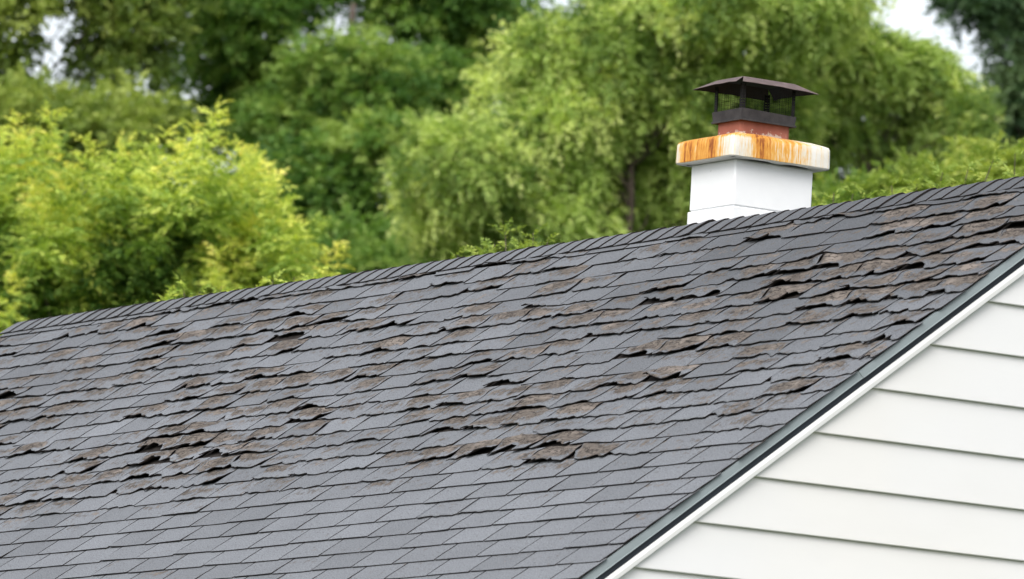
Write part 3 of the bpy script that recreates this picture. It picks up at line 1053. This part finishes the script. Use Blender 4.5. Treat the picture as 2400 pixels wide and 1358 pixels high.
def tube(paths, sides=7):
    V, Fc = [], []
    for pts, r0, r1 in paths:
        pts = [np.array(p, float) for p in pts]
        n0 = len(V)
        for i, p in enumerate(pts):
            d = pts[min(i + 1, len(pts) - 1)] - pts[max(i - 1, 0)]
            d /= np.linalg.norm(d)
            a = np.cross(d, [0.3, 1, .1])
            a /= np.linalg.norm(a)
            b = np.cross(d, a)
            r = r0 + (r1 - r0) * i / (len(pts) - 1)
            for k in range(sides):
                t = 2 * math.pi * k / sides
                V.append(p + r * (a * math.cos(t) + b * math.sin(t)))
        for i in range(len(pts) - 1):
            for k in range(sides):
                q = n0 + i * sides
                Fc.append((q + k, q + (k + 1) % sides, q + sides + (k + 1) % sides, q + sides + k))
        Fc.append(tuple(n0 + (len(pts) - 1) * sides + k for k in range(sides)))
    return V, Fc


def wander(a, b, n, amp, R):
    a, b = np.array(a, float), np.array(b, float)
    pts = [a + (b - a) * i / n for i in range(n + 1)]
    for i in range(1, n):
        pts[i] = pts[i] + R.normal(0, amp, 3) * np.array([1, 1, .5])
    return pts


def woody(name, root, base, clumps, r0, R, parent_name='trunk', n_limbs=14):
    """tapered trunk from the ground and limbs out to the clumps"""
    c = np.array(clumps)
    top = np.array([c[:, 0].mean(), c[:, 1].mean(), np.quantile(c[:, 2], .75)])
    base = np.array([base[0], base[1], 0.0])
    main = wander(base, top, 9, .12, R)
    paths = [(main, r0, r0 * .22)]
    order = R.permutation(len(c))[:n_limbs]
    for i in order:
        tgt = c[i]
        z = min(tgt[2] - R.uniform(.4, 1.6), top[2] - .3)
        f = np.clip(z / top[2], .25, .92)
        j = f * 9
        p = main[int(j)] + (main[min(9, int(j) + 1)] - main[int(j)]) * (j - int(j))
        paths.append((wander(p, tgt, 5, .07, R), r0 * .32 * (1.15 - f), .008))
    V, Fc = tube(paths)
    return link(parent_name, mesh(parent_name, V, Fc, [M_BARK], smooth=True), root)


def ellipsoid_clumps(blobs, depth, R, squash=1.0):
    """blobs: (px, py, rx px, ry px, number, depth offset m) of the photograph -> world clump centres"""
    out = []
    mpp = depth / F_PX
    for bx, by, rx, ry, n, dd in blobs:
        c = at(bx, by, depth + dd)
        u = unit(R, n)
        rad = R.uniform(.25, 1.0, n) ** .5
        for k in range(n):
            e = u[k] * rad[k]
            p = c + RIGHT * e[0] * rx * mpp + np.array([0, 0, 1.0]) * e[2] * ry * mpp + \
                np.array([-FWD[0], -FWD[1], 0]) * e[1] * rx * mpp * squash * .8
            out.append(p)
    return np.array(out)


def clump_sprays(C, r, per, R, hang=0.5, up=0.25, flat=.75, scale=(0.2, .34)):
    n = len(C)
    cr = r * R.uniform(.55, 1.4, n)
    ct = R.normal(.50, .27, n)
    P, Xd, tc = [], [], []
    for i in range(n):
        k = max(4, int(per * (cr[i] / r) ** 2))
        u = unit(R, k)
        u[:, 2] = np.abs(u[:, 2]) * np.where(R.random(k) < .78, 1, -1)
        rad = R.uniform(.55, 1.0, (k, 1))
        P.append(C[i] + u * rad * cr[i] * np.array([1, 1, flat]))
        Xd.append(u * np.array([1, 1, .6]) + np.array([0, 0, 1.0]) * np.where(R.random((k, 1)) < .6, up - hang, up) + R.normal(0, .4, (k, 3)))
        tc.append(np.clip(np.full(k, ct[i]) + R.normal(0, .10, k), 0, 1))
    P, Xd, tc = np.vstack(P), np.vstack(Xd), np.concatenate(tc)
    return P, Xd, R.uniform(*scale, len(P)), tc


TASSEL = [spray_template(9, .26, .11, .50, 10 + i, .6, loose=.42) for i in range(5)]
BROAD = [spray_template(7, .34, .17, .30, 30 + i, .9, loose=.6) for i in range(5)]
PLUME = [spray_template(10, .30, .105, .60, 50 + i, .8, loose=.28) for i in range(4)]
MAPLE = [spray_template(4, .55, .36, .25, 70 + i, .9) for i in range(3)]

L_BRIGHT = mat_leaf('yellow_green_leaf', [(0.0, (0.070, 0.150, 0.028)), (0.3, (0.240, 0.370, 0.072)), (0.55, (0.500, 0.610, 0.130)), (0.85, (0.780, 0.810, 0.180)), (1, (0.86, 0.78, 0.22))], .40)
L_DARK = mat_leaf('deep_green_leaf', [(0.1, (0.075, 0.165, 0.034)), (0.5, (0.160, 0.290, 0.056)), (0.9, (0.330, 0.440, 0.110))], .43)
L_OLDARK = mat_leaf('dark_olive_leaf', [(0.1, (0.105, 0.165, 0.036)), (0.5, (0.225, 0.310, 0.064)), (0.9, (0.400, 0.470, 0.120))], .43)
L_OLIVE = mat_leaf('olive_green_leaf', [(0.05, (0.135, 0.225, 0.052)), (0.5, (0.420, 0.550, 0.155)), (0.95, (0.740, 0.800, 0.310))], .46)
L_COOL = mat_leaf('cool_green_leaf', [(0.1, (0.042, 0.088, 0.040)), (0.5, (0.080, 0.150, 0.064)), (0.9, (0.150, 0.225, 0.105))], .35)
L_FRESH = mat_leaf('fresh_green_leaf', [(0.1, (0.150, 0.250, 0.048)), (0.5, (0.300, 0.400, 0.085)), (0.9, (0.500, 0.550, 0.130))], .42)


def tree(name, label, cat, blobs, depth, seed, leafm, templates, r, per, trunk_px, r0=.16, group=None, hang=.5, up=.25,
         scale=(.2, .34), flat=.75, limbs=14, extra=None, squash=1.0, shift=0.0):
    R = np.random.default_rng(seed)
    C = ellipsoid_clumps(blobs, depth, R, squash)
    b = at(trunk_px, 900, depth)
    root = tag(empty(name, (b[0], b[1], 0)), label, cat, group)
    inv = np.array([b[0], b[1], 0])
    P, Xd, sz, tc = clump_sprays(C, r, per, R, hang, up, flat, scale)
    if shift:
        tc = np.clip(tc + shift, 0, 1)
    foliage('crown', P - inv, Xd, sz, tc, templates, leafm, root, R)
    w = woody('trunk', root, np.zeros(3), C - inv, r0, R, n_limbs=limbs)
    return root


GB = 'trees behind the house'
tree('broadleaf_tree', 'dark olive green tree filling the upper left corner behind the yellow green tree', 'tree',
     [(-340, 200, 160, 260, 18, 0), (-320, 540, 200, 180, 12, 1), (-80, 200, 150, 240, 24, 0), (30, 330, 170, 70, 14, -1.5), (270, 330, 160, 50, 11, -1.5), (300, 130, 50, 110, 7, 1), (250, -50, 200, 30, 8, 1), (0, -40, 90, 50, 5, 0), (60, 560, 380, 200, 26, 1)],
     105, 101, L_OLDARK, BROAD, .50, 66, 120, .2, GB, .35, .3, (.28, .42))
tree('broadleaf_tree', 'tall deep green tree in the upper middle, left of the chimney', 'tree',
     [(520, 20, 130, 120, 10, 0), (690, -40, 130, 50, 7, 1), (650, 170, 140, 50, 9, 0), (960, 10, 100, 120, 12, 1.0), (840, 200, 130, 50, 11, -1.5), (1010, 230, 90, 80, 11, 0), (540, 250, 100, 110, 8, 1), (760, 300, 170, 50, 12, -1),
      (1120, 20, 60, 100, 9, 1.5), (1090, 170, 60, 70, 7, 1.5)],
     108, 102, L_DARK, BROAD, .48, 84, 655, .17, GB, .35, .3, (.22, .34))
tree('broadleaf_tree', 'shadowy deep green tree low in the middle, right beside the yellow green tree', 'tree',
     [(740, 420, 90, 60, 10, 0), (850, 650, 170, 70, 19, -1), (630, 530, 110, 130, 10, 1.5), (920, 350, 90, 30, 7, 0), (760, 570, 70, 50, 8, .5), (940, 560, 60, 40, 5, 1)],
     98, 103, L_DARK, BROAD, .44, 84, 800, .14, GB, .4, .25, (.22, .32))
tree('weeping_tree', 'large olive green tree with hanging leaf tassels, directly behind the chimney', 'tree',
     [(1290, 340, 140, 150, 56, 0), (1080, 410, 110, 100, 34, -1), (1500, 190, 250, 130, 96, .5), (1300, 150, 90, 60, 26, 0), (1560, 430, 240, 120, 68, 1.2),
      (1700, 30, 270, 70, 62, 0), (1200, 550, 240, 70, 40, 0), (1740, 280, 180, 140, 52, 1), (1470, 20, 60, 30, 9, .5), (1965, 10, 30, 50, 9, .3), (1400, 300, 320, 220, 20, 2)],
     88, 104, L_OLIVE, TASSEL, .23, 62, 1525, .13, GB, 1.0, .3, (.18, .31), flat=1.15, limbs=44)
tree('weeping_tree', 'smaller olive green tree with hanging tassels, right of the chimney cap', 'tree',
     [(2010, 165, 130, 65, 44, 0), (2130, 190, 90, 70, 30, .5), (2210, 260, 55, 70, 15, .5), (1930, 310, 100, 80, 14, 0), (2130, 370, 100, 40, 6, .8), (1880, 460, 100, 50, 13, .5), (2260, 320, 35, 70, 7, 0), (2060, 470, 90, 40, 7, .5)],
     90, 105, L_OLIVE, TASSEL, .22, 58, 2050, .11, GB, 1.0, .3, (.18, .31), flat=1.15, limbs=40, shift=-.06)
tree('dark_tree', 'dark bluish green tree with bare brown branches at the right edge', 'tree',
     [(2340, 0, 70, 25, 8, 0), (2430, 60, 40, 40, 5, 0), (2410, 210, 50, 80, 8, 0), (2365, 315, 45, 45, 6, .5), (2540, 60, 120, 200, 22, 0), (2720, 200, 120, 280, 18, 0), (2300, 12, 50, 20, 6, 0), (2380, 110, 30, 30, 3, 0)],
     112, 106, L_COOL, BROAD, .34, 52, 2440, .16, GB, .35, .3, (.20, .32), limbs=40)
tree('leafy_shrub', 'fresh green bushy tree low at the right, above the ridge', 'tree',
     [(2200, 500, 130, 40, 16, 0), (2350, 460, 100, 40, 12, .3), (2060, 530, 120, 40, 10, 0), (2330, 580, 240, 80, 18, .3)],
     68, 107, L_FRESH, PLUME, .27, 66, 2260, .09, GB, .35, .45, (.20, .32))


# ------------------------------------------------------------------ the yellow-green tree: upright feathery shoots
def plume_tree(name, label, cat, blobs, depth, seed, leafm, trunk_px, r0, n_shoot_len=(.50, 1.05), spr=(.13, .25), group=None, extra_shoots=()):
    R = np.random.default_rng(seed)
    C = ellipsoid_clumps(blobs, depth, R)
    b = at(trunk_px, 900, depth)
    inv = np.array([b[0], b[1], 0])
    root = tag(empty(name, tuple(inv)), label, cat, group)
    centre = C.mean(0)
    P, Xd, sz, tc = [], [], [], []
    shoots = []
    for c in C:
        o = c - centre
        o[2] = 0
        o /= np.linalg.norm(o) + 1e-6
        ax = np.array([0, 0, 1.0]) + o * R.uniform(.1, .55) + R.normal(0, .18, 3)
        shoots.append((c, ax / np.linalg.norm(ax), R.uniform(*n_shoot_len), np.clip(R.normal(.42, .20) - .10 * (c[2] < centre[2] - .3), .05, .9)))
    for px, py, ln in extra_shoots:
        ln_m = ln * depth / F_PX
        tip = at(px, py, depth - 1.2 + R.normal(0, .3))
        ax = np.array([0, 0, 1.0]) + R.normal(0, .10, 3)
        ax /= np.linalg.norm(ax)
        shoots.append((tip - ax * ln_m, ax, ln_m, R.normal(.60, .06)))
    stems = []
    for base, ax, L, tn in shoots:
        n = int(34 * L / .7) + 10
        f = np.sort(R.uniform(0, 1, n))
        ang = np.arange(n) * 2.4 + R.uniform(0, 6)
        a = np.cross(ax, [.2, 1, .1])
        a /= np.linalg.norm(a)
        bb = np.cross(ax, a)
        rad = a[None] * np.cos(ang)[:, None] + bb[None] * np.sin(ang)[:, None]
        P.append(base + ax * (f * L)[:, None] + R.normal(0, .012, (n, 3)))
        Xd.append(rad * (1.0 - .45 * f)[:, None] + ax * (.25 + .9 * f ** 2)[:, None])
        sz.append(R.uniform(*spr, n) * (1.15 - .6 * f))
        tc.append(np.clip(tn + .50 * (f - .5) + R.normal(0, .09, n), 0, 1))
        stems.append(([base - inv, base + ax * L * .5 - inv, base + ax * L * .97 - inv], .007, .002))
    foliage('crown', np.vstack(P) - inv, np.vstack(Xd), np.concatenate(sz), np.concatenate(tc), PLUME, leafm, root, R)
    woody('trunk', root, np.zeros(3), C - inv, r0, R, n_limbs=20)
    return root


plume_tree('feathery_tree', 'bright yellow green tree with feathery upright shoots at the left', 'tree',
           [(200, 690, 280, 130, 50, 0), (395, 680, 200, 140, 56, 0), (490, 740, 95, 110, 28, -.3), (60, 700, 200, 160, 50, .3), (-120, 640, 200, 150, 44, 0),
            (330, 820, 380, 150, 92, .4), (460, 860, 170, 100, 34, 0), (120, 900, 300, 120, 44, .3)],
           64, 201, L_BRIGHT, 300, .11, group=GB,
           extra_shoots=[(122, 252, 190), (40, 290, 140), (455, 280, 190), (508, 250, 220), (505, 330, 200), (395, 300, 160), (365, 400, 190), (635, 395, 190), (600, 375, 120),
                         (310, 335, 170), (280, 345, 150), (210, 325, 150), (560, 350, 160), (540, 570, 200), (510, 600, 220), (650, 520, 200), (695, 520, 110), (665, 600, 150), (720, 640, 120), (420, 350, 180), (160, 390, 200), (90, 420, 200), (30, 640, 190)])

# shoots of young trees right behind the house that just clear the ridge
GS = 'saplings behind the ridge'
for nm, lab, px, depth, seed, m, shoots in (
        ('sapling', 'yellow green sapling tips clearing the ridge below the bright tree', 600, 44, 301, L_BRIGHT,
         [(430, 682, 120), (470, 682, 110), (520, 672, 120), (560, 676, 110), (640, 656, 120), (690, 650, 120), (730, 652, 100), (765, 645, 110), (600, 668, 100), (395, 698, 100)]),
        ('sapling', 'two fresh green sapling tips poking over the middle of the ridge', 1210, 42, 302, L_FRESH,
         [(1185, 540, 110), (1160, 572, 90), (1250, 545, 110), (1285, 560, 90), (1075, 596, 60), (1215, 585, 80), (1120, 600, 70)]),
        ('sapling', 'fresh green sapling tips over the ridge between the chimney and the right edge', 2100, 43, 303, L_FRESH,
         [(1955, 452, 90), (1925, 470, 80), (2000, 455, 90), (2030, 462, 80), (2090, 435, 90), (2150, 425, 90), (2210, 405, 100), (2270, 395, 100), (2330, 372, 110), (2380, 360, 110), (1900, 490, 60)])):
    R = np.random.default_rng(seed)
    b = at(px, 900, depth)
    inv = np.array([b[0], b[1], 0])
    root = tag(empty(nm, tuple(inv)), lab, 'sapling', GS)
    P, Xd, sz, tc, stems = [], [], [], [], []
    for sx, sy, ln in shoots:
        L = ln * depth / F_PX
        tip = at(sx, sy, depth + R.normal(0, .5))
        ax = np.array([0, 0, 1.0]) + RIGHT * R.normal(.15, .2) + R.normal(0, .06, 3)
        ax /= np.linalg.norm(ax)
        L2 = L + .35
        base = tip - ax * L2
        n = 26
        f = np.sort(R.uniform(0, 1, n))
        ang = np.arange(n) * 2.4
        a = np.cross(ax, [.2, 1, .1])
        a /= np.linalg.norm(a)
        bb = np.cross(ax, a)
        rad = a[None] * np.cos(ang)[:, None] + bb[None] * np.sin(ang)[:, None]
        P.append(base + ax * (f * L2)[:, None])
        Xd.append(rad * (1.0 - .5 * f)[:, None] + ax * (.35 + .7 * f)[:, None])
        sz.append(R.uniform(.10, .17, n) * (1.2 - .6 * f))
        tc.append(np.clip(R.normal(.55, .1, n), 0, 1))
        fork = np.array([0, 0, max(2.0, base[2] - 2.2)]) + R.normal(0, .08, 3) * np.array([1, 1, 0])
        stems.append(([fork, (fork + base - inv) / 2 + R.normal(0, .06, 3), base - inv, tip - inv], .016, .002))
    foliage('crown', np.vstack(P) - inv, np.vstack(Xd), np.concatenate(sz), np.concatenate(tc), PLUME, m, root, R)
    stems.append((wander((0, 0, 0), (0, 0, 4.2), 6, .04, R), .045, .02))
    V, Fc = tube(stems, 6)
    link('trunk', mesh('trunk', V, Fc, [M_BARK], smooth=True), root)

bpy.context.view_layer.update()
